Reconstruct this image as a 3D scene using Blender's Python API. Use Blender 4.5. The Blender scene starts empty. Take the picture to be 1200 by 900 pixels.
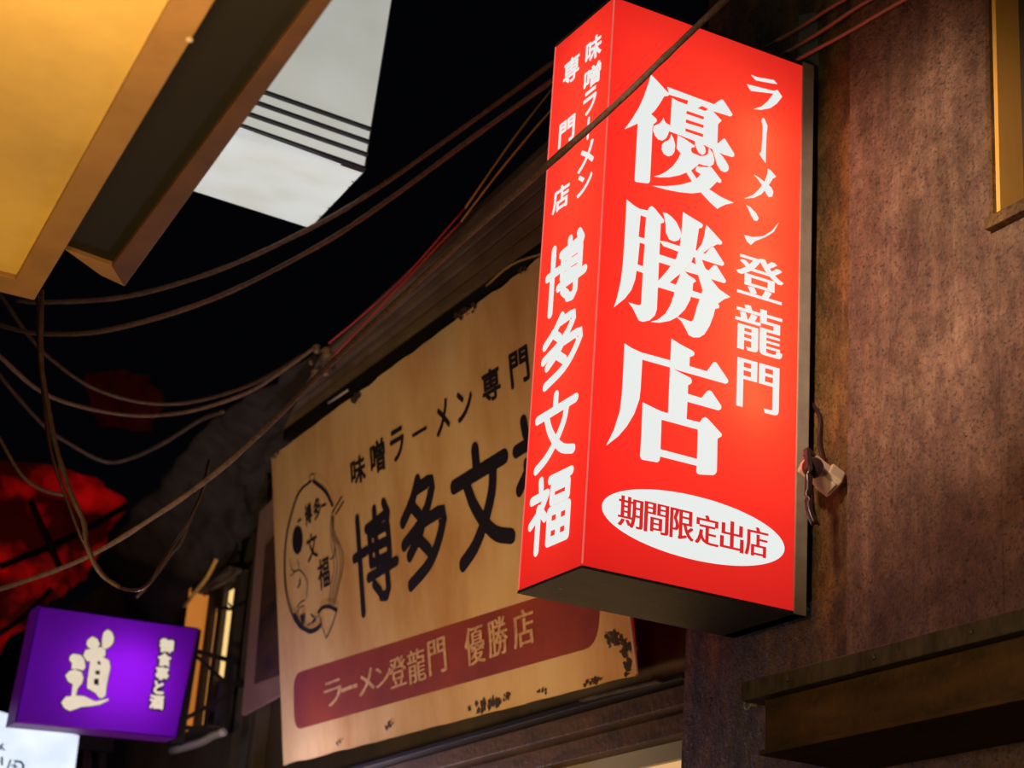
import bpy, math, random
from mathutils import Vector, Matrix, noise
from mathutils.geometry import tessellate_polygon
random.seed(7)
S = bpy.context.scene
COL = S.collection

# ------------------------------------------------------------------ camera, world, exposure, lights
CZ = 1.6                                   # eye height above the street
FPX, YAW, EL, ROLL = 2280.0, .4758, .3629, .0724
fw = Vector((math.sin(YAW)*math.cos(EL), math.cos(YAW)*math.cos(EL), math.sin(EL)))
r0 = fw.cross(Vector((0, 0, 1))).normalized(); u0 = r0.cross(fw)
rt = math.cos(ROLL)*r0 + math.sin(ROLL)*u0
up = -math.sin(ROLL)*r0 + math.cos(ROLL)*u0
EYE = Vector((0, 0, CZ))
cd = bpy.data.cameras.new('camera'); cam = bpy.data.objects.new('camera', cd); COL.objects.link(cam)
cam.matrix_world = Matrix(((rt.x, up.x, -fw.x, 0), (rt.y, up.y, -fw.y, 0), (rt.z, up.z, -fw.z, CZ), (0, 0, 0, 1)))
cd.sensor_width = 36; cd.lens = FPX/1200*36; cd.clip_start = .05; cd.clip_end = 200
cd.dof.use_dof = True; cd.dof.focus_distance = 5.4; cd.dof.aperture_fstop = 3.8
S.camera = cam
S.view_settings.view_transform = 'Standard'; S.view_settings.look = 'None'
S.view_settings.exposure = 0; S.view_settings.gamma = 1; S.view_settings.use_curve_mapping = False
W = bpy.data.worlds.new('night'); S.world = W; W.use_nodes = True
W.node_tree.nodes['Background'].inputs[0].default_value = (.35, .4, .6, 1)
W.node_tree.nodes['Background'].inputs[1].default_value = .0022

def lamp(name, loc, power, color, radius=.1, kind='POINT', aim=None, size=None, angle=None, blend=.6):
    l = bpy.data.lights.new(name, kind); o = bpy.data.objects.new(name, l); COL.objects.link(o)
    o.location = loc; l.energy = power; l.color = color
    if kind == 'AREA':
        l.shape = 'RECTANGLE'; l.size, l.size_y = size
    else: l.shadow_soft_size = radius
    if kind == 'SPOT': l.spot_size = angle; l.spot_blend = blend
    if aim: o.rotation_euler = (Vector(aim)-Vector(loc)).to_track_quat('-Z', 'Y').to_euler()
    return o
def at0(px, py, y):
    d = rt*((px-600)/FPX) - up*((py-450)/FPX) + fw; return EYE+d*(y/d.y)
# unseen lamps placed off frame to light the wall, signs, ledge and canopy
lamp('street_lamp_light', (1.35, 3.2, 4.15), 300, (1, .68, .46), .10, 'SPOT', (3.3, 4.02, 3.93), angle=.84, blend=1)
lamp('sign_fill_light', (.3, 5.4, 1.6), 380, (1, .62, .28), .15, 'SPOT', (3.3, 7.4, 2.9), angle=1.35, blend=1)  # added to warm and brighten the cream sign, no fitting modelled
lamp('ledge_fill_light', (.5, 2.4, 2.6), 80, (1, .62, .24), .2)  # added fill for the ledge and the lower wall
lamp('mauve_fill_light', at0(300, 1010, 8.2), 34, (.84, .70, 1), .12)  # added for the pale mauve tint on the cream sign's lower left
p_ = at0(-60, 330, 3.9)
lamp('awning_lamp_light', (p_.x, p_.y+.25, 2.5), 14, (1, .58, .13), .08)

# ------------------------------------------------------------------ helpers
AX = {'x': 0, 'y': 1, 'z': 2}
def ray(px, py): return rt*((px-600)/FPX) - up*((py-450)/FPX) + fw
def at(px, py, ax, c):
    """where the line of sight through a measured point of the photograph meets the plane ax = c"""
    d = ray(px, py); a = AX[ax]; return EYE + d*((c-EYE[a])/d[a])

class Face:
    """a flat sign face: origin, unit axes s (along) and t (up), normal n towards the viewer"""
    def __init__(f, O, s, t):
        f.O = Vector(O); f.s = Vector(s).normalized(); f.n = f.s.cross(Vector(t)).normalized(); f.t = f.n.cross(f.s)
    def st(f, px, py):
        d = ray(px, py); k = (f.O-EYE).dot(f.n)/d.dot(f.n); q = EYE+d*k-f.O
        return (q.dot(f.s), q.dot(f.t))
    def p(f, s, t, h=0): return f.O + f.s*s + f.t*t + f.n*h

class MB:
    """collects shapes into one mesh"""
    def __init__(m): m.v = []; m.f = []; m.smooth = False
    def add(m, vs, fs):
        b = len(m.v); m.v += [Vector(v) for v in vs]; m.f += [tuple(b+i for i in f) for f in fs]; return m
    def box(m, a, b):
        x0, y0, z0 = a; x1, y1, z1 = b
        return m.hexa([(x0,y0,z0),(x1,y0,z0),(x1,y1,z0),(x0,y1,z0)], [(x0,y0,z1),(x1,y0,z1),(x1,y1,z1),(x0,y1,z1)])
    def hexa(m, lo, hi):
        return m.add(list(lo)+list(hi), [(3,2,1,0),(4,5,6,7),(0,1,5,4),(1,2,6,5),(2,3,7,6),(3,0,4,7)])
    def slab(m, quad, off):
        """a board: four corners and a thickness vector"""
        off = Vector(off); q = [Vector(p) for p in quad]
        return m.hexa(q, [p+off for p in q])
    def bar(m, a, b, w, h=None, upv=(0,0,1)):
        a, b = Vector(a), Vector(b); h = h or w; d = (b-a).normalized()
        s = d.cross(Vector(upv));
        if s.length < 1e-4: s = d.cross(Vector((1,0,0)))
        s.normalize(); t = s.cross(d); s *= w/2; t *= h/2
        return m.hexa([a-s-t, a+s-t, a+s+t, a-s+t], [b-s-t, b+s-t, b+s+t, b-s+t])
    def tube(m, pts, r, n=8, smooth=4, wob=0):
        P = [Vector(p) for p in pts]; Q = []
        if smooth and len(P) > 2:
            E = [2*P[0]-P[1]] + P + [2*P[-1]-P[-2]]
            for i in range(1, len(E)-2):
                for k in range(smooth):
                    t = k/smooth; p0, p1, p2, p3 = E[i-1:i+3]
                    Q.append(.5*((2*p1)+(p2-p0)*t+(2*p0-5*p1+4*p2-p3)*t*t+(3*p1-p0-3*p2+p3)*t**3))
            Q.append(P[-1])
        else: Q = P
        vs = []; fs = []
        for i, q in enumerate(Q):
            d = (Q[min(i+1, len(Q)-1)]-Q[max(i-1, 0)]).normalized()
            s = d.cross(Vector((0, .1, 1))).normalized(); t = s.cross(d)
            rr = (r[min(i*len(r)//len(Q), len(r)-1)] if isinstance(r, (list, tuple)) else r)*(1+wob*(random.random()-.5))
            for k in range(n):
                a = 2*math.pi*k/n; vs.append(q+(s*math.cos(a)+t*math.sin(a))*rr)
        for i in range(len(Q)-1):
            for k in range(n): fs.append((i*n+k, i*n+(k+1) % n, (i+1)*n+(k+1) % n, (i+1)*n+k))
        fs += [tuple(range(n))[::-1], tuple((len(Q)-1)*n+k for k in range(n))]
        m.smooth = True
        return m.add(vs, fs)
    def lathe(m, c, axis, prof, n=20):
        c = Vector(c); axis = Vector(axis).normalized(); s = axis.orthogonal().normalized(); t = axis.cross(s); vs = []; fs = []
        for (r, h) in prof:
            for k in range(n):
                a = 2*math.pi*k/n; vs.append(c+axis*h+(s*math.cos(a)+t*math.sin(a))*r)
        for i in range(len(prof)-1):
            for k in range(n): fs.append((i*n+k, i*n+(k+1) % n, (i+1)*n+(k+1) % n, (i+1)*n+k))
        fs += [tuple(range(n))[::-1], tuple((len(prof)-1)*n+k for k in range(n))]
        return m.add(vs, fs)
    # ---- flat print on a Face
    def poly(m, F, outer, holes=(), h=.001):
        loops = [[Vector((a, b, 0)) for a, b in outer]] + [[Vector((a, b, 0)) for a, b in q] for q in holes]
        tris = tessellate_polygon(loops); flat = [p for l in loops for p in l]; out = []
        for t in tris:
            a, b, c = (flat[i] for i in t)
            out.append(t if (b-a).cross(c-a).z > 0 else (t[0], t[2], t[1]))
        return m.add([F.p(p.x, p.y, h) for p in flat], out)
    def stroke(m, F, pts, w, h=.001, w1=None):
        P = [Vector((a, b)) for a, b in pts]; w1 = w if w1 is None else w1; L = []; R = []; n = len(P)
        for i in range(n):
            d = (P[min(i+1, n-1)]-P[max(i-1, 0)]); d.normalize(); q = Vector((-d.y, d.x))
            k = 1
            if 0 < i < n-1:
                e = (P[i]-P[i-1]).normalized(); k = 1/max(.55, abs(e.dot(d)))
            hw = (w+(w1-w)*i/(n-1))/2*k; L.append(P[i]+q*hw); R.append(P[i]-q*hw)
        def cap(c, d, r): 
            a0 = math.atan2(d.y, d.x)+math.pi/2
            return [c+Vector((math.cos(a0-math.pi*k/6), math.sin(a0-math.pi*k/6)))*r for k in range(1, 6)]
        out = L + cap(P[-1], (P[-1]-P[-2]), w1/2) + R[::-1] + cap(P[0], (P[0]-P[1]), w/2)
        return m.poly(F, [(p.x, p.y) for p in out], (), h)
    def build(m, name, mat, parent=None, bevel=0):
        me = bpy.data.meshes.new(name); me.from_pydata([tuple(v) for v in m.v], [], m.f); me.materials.append(mat); me.update()
        if m.smooth:
            for p in me.polygons: p.use_smooth = True
        o = bpy.data.objects.new(name, me); COL.objects.link(o)
        if parent is not None:
            o.parent = parent
            if parent.type == 'EMPTY' or True: o.matrix_parent_inverse = Matrix.Translation(-_wl(parent))
        if bevel:
            b = o.modifiers.new('bevel', 'BEVEL'); b.width = bevel; b.segments = 2; b.limit_method = 'ANGLE'
        return o
def _wl(o):
    v = Vector(o.location)
    p = o.parent
    if p is None: return v
    return v + (Vector((0,0,0)) if o.type == 'MESH' else v*0) if o.type == 'MESH' else v
def tag(o, label=None, cat=None, group=None, kind=None):
    if label: o['label'] = label
    if cat: o['category'] = cat
    if group: o['group'] = group
    if kind: o['kind'] = kind
    return o
def empty(name, loc, label, cat, group=None):
    o = bpy.data.objects.new(name, None); COL.objects.link(o); o.location = loc; o.empty_display_size = .1
    return tag(o, label, cat, group)
def curve_pts(P, k=4):
    """smooth a polyline (Catmull-Rom) in 2D"""
    P = [Vector(p) for p in P]; E = [2*P[0]-P[1]]+P+[2*P[-1]-P[-2]]; Q = []
    for i in range(1, len(E)-2):
        for j in range(k):
            t = j/k; p0, p1, p2, p3 = E[i-1:i+3]
            q = .5*((2*p1)+(p2-p0)*t+(2*p0-5*p1+4*p2-p3)*t*t+(3*p1-p0-3*p2+p3)*t**3); Q.append((q.x, q.y))
    return Q+[tuple(P[-1])]

_gc = {}
def glyph(ch, off=0):
    """outline of a character from Blender's built-in font as triangles in its own unit box"""
    if (ch, off) in _gc: return _gc[ch, off]
    c = bpy.data.curves.new('g', 'FONT'); c.body = ch; c.offset = off; c.resolution_u = 3
    o = bpy.data.objects.new('g', c); COL.objects.link(o)
    dg = bpy.context.evaluated_depsgraph_get(); me = bpy.data.meshes.new_from_object(o.evaluated_get(dg))
    vs = [(v.co.x, v.co.y) for v in me.vertices]; fs = []
    for p in me.polygons: fs.append(tuple(p.vertices) if p.normal.z > 0 else tuple(p.vertices)[::-1])
    bpy.data.objects.remove(o); bpy.data.curves.remove(c); bpy.data.meshes.remove(me)
    x0 = min(v[0] for v in vs); x1 = max(v[0] for v in vs); y0 = min(v[1] for v in vs); y1 = max(v[1] for v in vs)
    _gc[ch, off] = ([((x-x0)/(x1-x0), (y-y0)/max(y1-y0, 1e-4)) for x, y in vs], fs)
    return _gc[ch, off]
def put(m, F, ch, s0, s1, t0, t1, off=0, h=.001, xb=None, bold=0):
    """print one character in the rectangle s0..s1, t0..t1 of a face; xb: sideways copies that thicken upright strokes"""
    vs, fs = glyph(ch, off)
    if xb: sh = [(dx*(s1-s0), 0) for dx in xb]
    elif bold: s0 += bold; s1 -= bold; t0 += bold; t1 -= bold; sh = [(0, 0)]+[(bold*math.cos(k*math.pi/4), bold*math.sin(k*math.pi/4)) for k in range(8)]
    else: sh = [(0, 0)]
    for k, (dx, dt) in enumerate(sh):
        m.add([F.p(s0+(s1-s0)*a+dx, t0+(t1-t0)*b+dt, h+.00008*k) for a, b in vs], fs)
def rectpx(F, L, R, T, B):
    return F.st(*L)[0], F.st(*R)[0], F.st(*B)[1], F.st(*T)[1]

# ------------------------------------------------------------------ materials
def mat(name, base, rough=.6, metal=0, c2=None, c3=None, scale=6, stretch=(1,1,1), bump=0, bscale=40, emit=None, estr=0, spec=.5,
        pit=None, trans=0, ramp=(.35, .65), detail=8):
    m = bpy.data.materials.new(name); m.use_nodes = True; nt = m.node_tree; N = nt.nodes; L = nt.links; b = N['Principled BSDF']
    b.inputs['Base Color'].default_value = (*base, 1); b.inputs['Roughness'].default_value = rough; b.inputs['Metallic'].default_value = metal
    b.inputs['Specular IOR Level'].default_value = spec
    tc = N.new('ShaderNodeTexCoord'); mp = N.new('ShaderNodeMapping'); mp.inputs['Scale'].default_value = stretch
    L.new(tc.outputs['Object'], mp.inputs['Vector'])
    if c2:
        n = N.new('ShaderNodeTexNoise'); n.inputs['Scale'].default_value = scale; n.inputs['Detail'].default_value = detail; n.inputs['Roughness'].default_value = .65
        L.new(mp.outputs[0], n.inputs['Vector'])
        r = N.new('ShaderNodeValToRGB'); r.color_ramp.elements[0].position = ramp[0]; r.color_ramp.elements[1].position = ramp[1]
        r.color_ramp.elements[0].color = (*c2, 1); r.color_ramp.elements[1].color = (*base, 1)
        if c3: e = r.color_ramp.elements.new(min(.95, ramp[1]+.12)); e.color = (*c3, 1)
        L.new(n.outputs['Fac'], r.inputs['Fac']); out = r.outputs['Color']
        if pit:
            v = N.new('ShaderNodeTexNoise'); v.inputs['Scale'].default_value = pit[0]; v.inputs['Detail'].default_value = 3
            L.new(tc.outputs['Object'], v.inputs['Vector'])
            r2 = N.new('ShaderNodeValToRGB'); r2.color_ramp.elements[0].position = pit[1]; r2.color_ramp.elements[1].position = pit[1]+.06
            r2.color_ramp.elements[0].color = (pit[2],)*3+(1,); r2.color_ramp.elements[1].color = (1, 1, 1, 1)
            L.new(v.outputs['Fac'], r2.inputs['Fac'])
            mx = N.new('ShaderNodeMix'); mx.data_type = 'RGBA'; mx.blend_type = 'MULTIPLY'; mx.inputs[0].default_value = 1
            L.new(out, mx.inputs[6]); L.new(r2.outputs['Color'], mx.inputs[7]); out = mx.outputs[2]
        L.new(out, b.inputs['Base Color'])
    if bump:
        n2 = N.new('ShaderNodeTexNoise'); n2.inputs['Scale'].default_value = bscale; n2.inputs['Detail'].default_value = 6
        L.new(tc.outputs['Object'], n2.inputs['Vector']); bp = N.new('ShaderNodeBump'); bp.inputs['Strength'].default_value = bump; bp.inputs['Distance'].default_value = .01
        L.new(n2.outputs['Fac'], bp.inputs['Height']); L.new(bp.outputs['Normal'], b.inputs['Normal'])
    if emit:
        b.inputs['Emission Color'].default_value = (*emit, 1); b.inputs['Emission Strength'].default_value = estr
    return m
def backlit(name, col, emit, estr, gloss=.04, dirt=None):
    """translucent sign sheet: lets the tubes inside shine through, plus an even glow of the diffuser"""
    m = bpy.data.materials.new(name); m.use_nodes = True; nt = m.node_tree; N = nt.nodes; L = nt.links; N.clear()
    o = N.new('ShaderNodeOutputMaterial'); t = N.new('ShaderNodeBsdfTranslucent'); d = N.new('ShaderNodeBsdfDiffuse'); g = N.new('ShaderNodeBsdfGlossy')
    e = N.new('ShaderNodeEmission'); m1 = N.new('ShaderNodeMixShader'); m2 = N.new('ShaderNodeMixShader'); a = N.new('ShaderNodeAddShader')
    t.inputs[0].default_value = (*col, 1); d.inputs[0].default_value = (*[c*.5 for c in col], 1); g.inputs['Roughness'].default_value = .25
    e.inputs[0].default_value = (*emit, 1); e.inputs[1].default_value = estr
    if dirt:
        tc = N.new('ShaderNodeTexCoord'); n = N.new('ShaderNodeTexNoise'); n.inputs['Scale'].default_value = dirt[0]; n.inputs['Detail'].default_value = 8
        L.new(tc.outputs['Object'], n.inputs['Vector']); r = N.new('ShaderNodeValToRGB'); r.color_ramp.elements[0].position = .3; r.color_ramp.elements[1].position = .6
        r.color_ramp.elements[0].color = (*[c*k for c, k in zip(emit, dirt[1])], 1); r.color_ramp.elements[1].color = (*emit, 1)
        L.new(n.outputs['Fac'], r.inputs[0]); L.new(r.outputs[0], e.inputs[0])
    m1.inputs[0].default_value = .75; L.new(d.outputs[0], m1.inputs[1]); L.new(t.outputs[0], m1.inputs[2])
    m2.inputs[0].default_value = gloss; L.new(m1.outputs[0], m2.inputs[1]); L.new(g.outputs[0], m2.inputs[2])
    L.new(m2.outputs[0], a.inputs[0]); L.new(e.outputs[0], a.inputs[1]); L.new(a.outputs[0], o.inputs[0])
    return m
M = {}
M['red_sheet'] = backlit('red_sheet', (.95, .085, .045), (1, .018, .024), .36, .02)
def rust(name, dark, mid, light, olive, bump=.9):
    m = bpy.data.materials.new(name); m.use_nodes = True; nt = m.node_tree; N = nt.nodes; L = nt.links; b = N['Principled BSDF']
    tc = N.new('ShaderNodeTexCoord')
    def nz(scale, st, det=8, ro=.65):
        mp = N.new('ShaderNodeMapping'); mp.inputs['Scale'].default_value = st; L.new(tc.outputs['Object'], mp.inputs[0])
        n = N.new('ShaderNodeTexNoise'); n.inputs['Scale'].default_value = scale; n.inputs['Detail'].default_value = det; n.inputs['Roughness'].default_value = ro
        L.new(mp.outputs[0], n.inputs['Vector']); return n.outputs['Fac']
    def rp(f, stops):
        r = N.new('ShaderNodeValToRGB'); e = r.color_ramp.elements; e[0].position, e[0].color = stops[0][0], (*stops[0][1], 1); e[1].position, e[1].color = stops[-1][0], (*stops[-1][1], 1)
        for p, c in stops[1:-1]: q = e.new(p); q.color = (*c, 1)
        L.new(f, r.inputs[0]); return r.outputs[0]
    def mx(mode, fac, a, c):
        x = N.new('ShaderNodeMix'); x.data_type = 'RGBA'; x.blend_type = mode
        if isinstance(fac, float): x.inputs[0].default_value = fac
        else: L.new(fac, x.inputs[0])
        L.new(a, x.inputs[6]); L.new(c, x.inputs[7]); return x.outputs[2]
    base = rp(nz(5, (1, 1, .5)), [(.30, dark), (.48, mid), (.68, light)])
    blot = rp(nz(1.7, (1, 1, .7), 5), [(.40, (0, 0, 0)), (.62, (1, 1, 1))])
    c = mx('MIX', blot, base, rp(nz(9, (1, 1, .6)), [(.35, dark), (.65, olive)]))
    c = mx('SCREEN', .55, c, rp(nz(3.2, (1, 3.2, .22), 6, .7), [(.50, (0, 0, 0)), (.70, tuple(v*.55 for v in light))]))
    c = mx('MULTIPLY', 1.0, c, rp(nz(85, (1, 1, 1.3), 4), [(.34, (.30, .28, .30)), (.46, (.95, .95, .95)), (.7, (1.12, 1.1, 1.05))]))
    c = mx('MULTIPLY', .7, c, rp(nz(26, (1, 1, .8), 6), [(.35, (.45, .42, .45)), (.6, (1.1, 1.1, 1.1))]))
    L.new(c, b.inputs['Base Color']); b.inputs['Roughness'].default_value = .5; b.inputs['Metallic'].default_value = .15
    L.new(rp(nz(30, (1, 1, 1)), [(.3, (.38,)*3), (.7, (.75,)*3)]), b.inputs['Roughness'])
    bp = N.new('ShaderNodeBump'); bp.inputs['Strength'].default_value = bump; bp.inputs['Distance'].default_value = .008
    L.new(nz(70, (1, 1, 1), 5), bp.inputs['Height']); L.new(bp.outputs[0], b.inputs['Normal']); return m
M['white_vinyl'] = mat('white_vinyl', (.06, .06, .06), .6, emit=(.96, 1, .97), estr=.84)
M['red_print'] = mat('red_print', (.2, .01, .01), .6, emit=(1, .03, .03), estr=.62)
M['casing'] = mat('casing', (.42, .39, .35), .55, .2, c2=(.32, .29, .26), scale=12, bump=.1)
M['dark_metal'] = mat('dark_metal', (.055, .05, .042), .55, .3, c2=(.03, .028, .022), scale=9, bump=.15)
M['black_iron'] = mat('black_iron', (.012, .011, .010), .5, .4)
M['rust_sheet'] = rust('rust_sheet', (.055, .034, .028), (.17, .105, .075), (.29, .195, .14), (.12, .082, .042), 1.0)
M['rust_dark'] = rust('rust_dark', (.018, .012, .008), (.085, .048, .016), (.30, .15, .05), (.17, .12, .03))
M['beam_brown'] = mat('beam_brown', (.10, .052, .025), .6, .1, c2=(.03, .018, .010), c3=(.16, .085, .04), scale=6, stretch=(1, .5, 2), bump=.4)
M['ledge_grey'] = mat('ledge_grey', (.12, .11, .10), .5, .4, c2=(.05, .045, .04), c3=(.17, .09, .05), scale=10, stretch=(1, 2, 1), bump=.3)
M['cream'] = mat('cream', (.60, .42, .21), .5, c2=(.46, .26, .10), c3=(.64, .48, .27), scale=1.6, stretch=(1, 1.4, .6), bump=.05, ramp=(.32, .55))
M['navy'] = mat('navy', (.010, .009, .018), .5)
M['maroon'] = mat('maroon', (.27, .045, .022), .5, c2=(.18, .028, .022), scale=3)
M['pale_print'] = mat('pale_print', (.62, .42, .24), .6, c2=(.36, .20, .12), scale=30)
M['dirt'] = mat('dirt', (.05, .028, .015), .9, c2=(.02, .012, .008), scale=40)
M['wall_dark'] = mat('wall_dark', (.075, .06, .05), .85, c2=(.035, .028, .024), c3=(.11, .09, .07), scale=3, stretch=(1, 1, .4), bump=.4, bscale=20)
M['tarp'] = mat('tarp', (.045, .038, .026), .8, c2=(.016, .013, .010), c3=(.085, .068, .045), scale=5, stretch=(2, 2, .5), bump=.5, bscale=14)
M['eave'] = mat('eave', (.13, .095, .065), .85, c2=(.045, .033, .024), c3=(.20, .15, .11), scale=5, stretch=(1, .35, 1), bump=.5, bscale=25)
M['cable'] = mat('cable', (.17, .11, .085), .75, c2=(.08, .05, .04), scale=60, bump=.6, bscale=180)
M['cable_dark'] = mat('cable_dark', (.10, .065, .05), .6, c2=(.05, .035, .03), scale=40, bump=.3, bscale=120)
M['wire_yellow'] = mat('wire_yellow', (.40, .27, .10), .5)
M['wire_red'] = mat('wire_red', (.35, .02, .05), .5)
M['black_rubber'] = mat('black_rubber', (.030, .014, .018), .32, spec=.6)
M['plastic'] = mat('plastic', (.62, .52, .42), .45, c2=(.50, .40, .31), scale=14)
M['amber'] = mat('amber', (.70, .50, .16), .6, c2=(.50, .34, .12), c3=(.68, .50, .22), scale=1.6, bump=.05)
M['amber_rim'] = mat('amber_rim', (.36, .20, .075), .6, c2=(.26, .14, .05), scale=4)
M['unlit_rim'] = mat('unlit_rim', (.13, .055, .018), .6, c2=(.07, .03, .01), scale=4)  # rim wood darkened where the lamplight fades
M['black_panel'] = mat('black_panel', (.003, .0025, .002), .8)
M['white_box'] = backlit('white_box', (.7, .7, .66), (.97, 1, .93), .42, .05, dirt=(3, (.88, .86, .80)))
M['white_under'] = backlit('white_under', (.8, .8, .78), (.97, 1, .97), .60, .05, dirt=(5, (.90, .87, .78)))
M['purple_sheet'] = backlit('purple_sheet', (.40, .012, .95), (.16, .002, .50), .06, .03)
M['purple_rim'] = mat('purple_rim', (.14, .03, .22), .4, emit=(.25, .0, .5), estr=.12)
M['ivory'] = mat('ivory', (.5, .45, .36), .6, emit=(1, .92, .72), estr=.55, c2=(.38, .34, .27), scale=12)
M['outline'] = mat('outline', (.006, .002, .012), .6)
M['pale_sheet'] = backlit('pale_sheet', (.8, .85, .95), (.80, .90, 1), .88, .03, dirt=(5, (.75, .80, .9)))
M['ink'] = mat('ink', (.01, .02, .03), .6)
M['warm_glass'] = mat('warm_glass', (.3, .2, .1), .15, emit=(1, .66, .24), estr=1.0)
M['wood_lit'] = mat('wood_lit', (.75, .43, .09), .6, c2=(.58, .33, .08), scale=5, stretch=(1, 1, .2))
M['frame_dark'] = mat('frame_dark', (.035, .026, .02), .6)
M['frame_grey'] = mat('frame_grey', (.30, .29, .27), .5, .2)
M['grey_glass'] = mat('grey_glass', (.22, .21, .20), .2, c2=(.16, .15, .14), scale=3)
M['interior'] = mat('interior', (.5, .35, .2), .7, emit=(1, .62, .26), estr=.55)
M['pink_board'] = mat('pink_board', (.30, .19, .17), .6, c2=(.22, .14, .12), scale=4)
M['red_cloth'] = None
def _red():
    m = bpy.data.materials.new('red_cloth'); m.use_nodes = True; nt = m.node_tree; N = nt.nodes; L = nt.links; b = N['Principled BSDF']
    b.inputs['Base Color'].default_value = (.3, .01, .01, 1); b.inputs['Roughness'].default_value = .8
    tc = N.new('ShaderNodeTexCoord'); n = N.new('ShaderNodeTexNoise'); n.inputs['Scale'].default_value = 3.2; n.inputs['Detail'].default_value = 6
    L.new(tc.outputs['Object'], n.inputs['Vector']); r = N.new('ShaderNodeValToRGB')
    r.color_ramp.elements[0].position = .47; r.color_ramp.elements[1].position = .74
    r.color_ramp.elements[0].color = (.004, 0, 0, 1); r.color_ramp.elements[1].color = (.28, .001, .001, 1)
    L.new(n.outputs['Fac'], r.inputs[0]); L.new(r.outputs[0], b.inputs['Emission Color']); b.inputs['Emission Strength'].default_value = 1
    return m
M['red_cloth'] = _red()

# ------------------------------------------------------------------ the setting: the shop front on the right
WX = 3.29                                      # face of the rusty cladding
PY = 5.11                                      # far corner of the pillar
YS = 4.25                                      # where the proud sheet begins
WY, WZ = at(1163, 100, 'x', WX).y, at(1170, 255, 'x', WX).z         # far edge and bottom of the upper window
m = MB(); m.box((WX+.03, -1, 0), (3.75, PY, WZ)); m.box((WX+.03, -1, WZ+1.6), (3.75, PY, 7.5)); m.box((WX+.03, -1, WZ), (3.75, 2.2, WZ+1.6)); m.box((WX+.03, WY, WZ), (3.75, PY, WZ+1.6))
o = m.build('wall_right', M['rust_dark']); tag(o, kind='structure')
m = MB()
m.box((WX, WY, 2.2), (WX+.045, YS, 7.5)); m.box((WX, 1.2, 2.2), (WX+.045, WY, WZ)); m.box((WX, 1.2, WZ+1.6), (WX+.045, WY, 7.5))
m.box((WX, 1.2, WZ), (WX+.045, 2.2, WZ+1.6))
sheet = m.build('cladding_sheet', M['rust_sheet'], bevel=.002); tag(sheet, kind='structure'); sheet.name = 'trim_1'
# ground and the alley's far ends (off camera, closes the place)
tag(MB().box((-6, -3, -.05), (6, 24, 0)).build('floor', M['wall_dark']), kind='structure')
tag(MB().box((3.62, PY, 0), (3.9, 24, 4.9)).build('wall_back', M['wall_dark']), kind='structure')

# upper right window: far reveal of lit wood, dark pane, sill
wn = empty('window_1', (WX, WY, WZ), None, None); tag(wn, kind='structure')
MB().box((WX-.012, WY-.005, WZ), (WX+.03, WY+.012, WZ+1.6)).build('window_frame', M['rust_dark'], wn)
MB().box((WX+.0, WY-.02, WZ), (WX+.085, WY-.001, WZ+1.6)).build('jamb', M['wood_lit'], wn)
MB().box((WX+.085, 2.2, WZ), (WX+.095, WY, WZ+1.6)).build('pane', M['frame_dark'], wn)
MB().box((WX-.028, 2.2, WZ-.035), (WX+.10, WY+.015, WZ-.0)).build('window_sill', M['rust_dark'], wn, bevel=.003)

# ledge over the lower shop window
LX = 2.95
a = at(868, 800, 'x', LX); b_ = at(1200, 711, 'x', LX); LZ = (a.z+b_.z)/2
ld = empty('steel_ledge', (LX, a.y, LZ), 'rusty steel ledge with a grey lip jutting from the wall at lower right', 'ledge')
zl = at(868, 822, 'x', LX).z-LZ
MB().box((LX, 2.0, LZ+zl), (WX+.02, a.y, LZ)).build('lip', M['ledge_grey'], ld, bevel=.003)
MB().box((LX+.03, 2.0, LZ+zl-.135), (WX+.02, a.y-.07, LZ+zl-.001)).build('fascia', M['beam_brown'], ld, bevel=.004)
MB().box((LX+.02, 2.0, LZ+zl-.148), (WX+.02, a.y-.06, LZ+zl-.1352)).build('bottom_flange', M['beam_brown'], ld, bevel=.002)
for k in range(5):
    MB().lathe((LX-.001, 4.4-.35*k, LZ+zl/2), (-1, 0, 0), [(.007, 0), (.007, .003), (.004, .005)], 8).build('rivet', M['ledge_grey'], ld)

# eye ring and bolt on the pillar
q = at(881, 825, 'x', WX+.03)
rg = empty('eye_ring', q, 'small bright metal ring hanging from a screw eye on the pillar', 'hook')
m = MB(); m.tube([q+Vector((-.015, math.cos(t)*.016, math.sin(t)*.018)) for t in [k*math.pi/8 for k in range(17)]], .003, 6, 0); m.build('ring', M['casing'], rg)
MB().lathe(q+Vector((.0, -.022, -.008)), (-1, 0, 0), [(.006, 0), (.006, .012), (.003, .02)], 8).build('screw', M['casing'], rg)
q = at(905, 872, 'x', WX+.03); o = MB().lathe(q, (-1, 0, 0), [(.011, 0), (.011, .006), (.006, .01)], 10).build('bolt', M['casing']); tag(o, 'small round bolt head on the rusty pillar below the ring', 'bolt')

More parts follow.
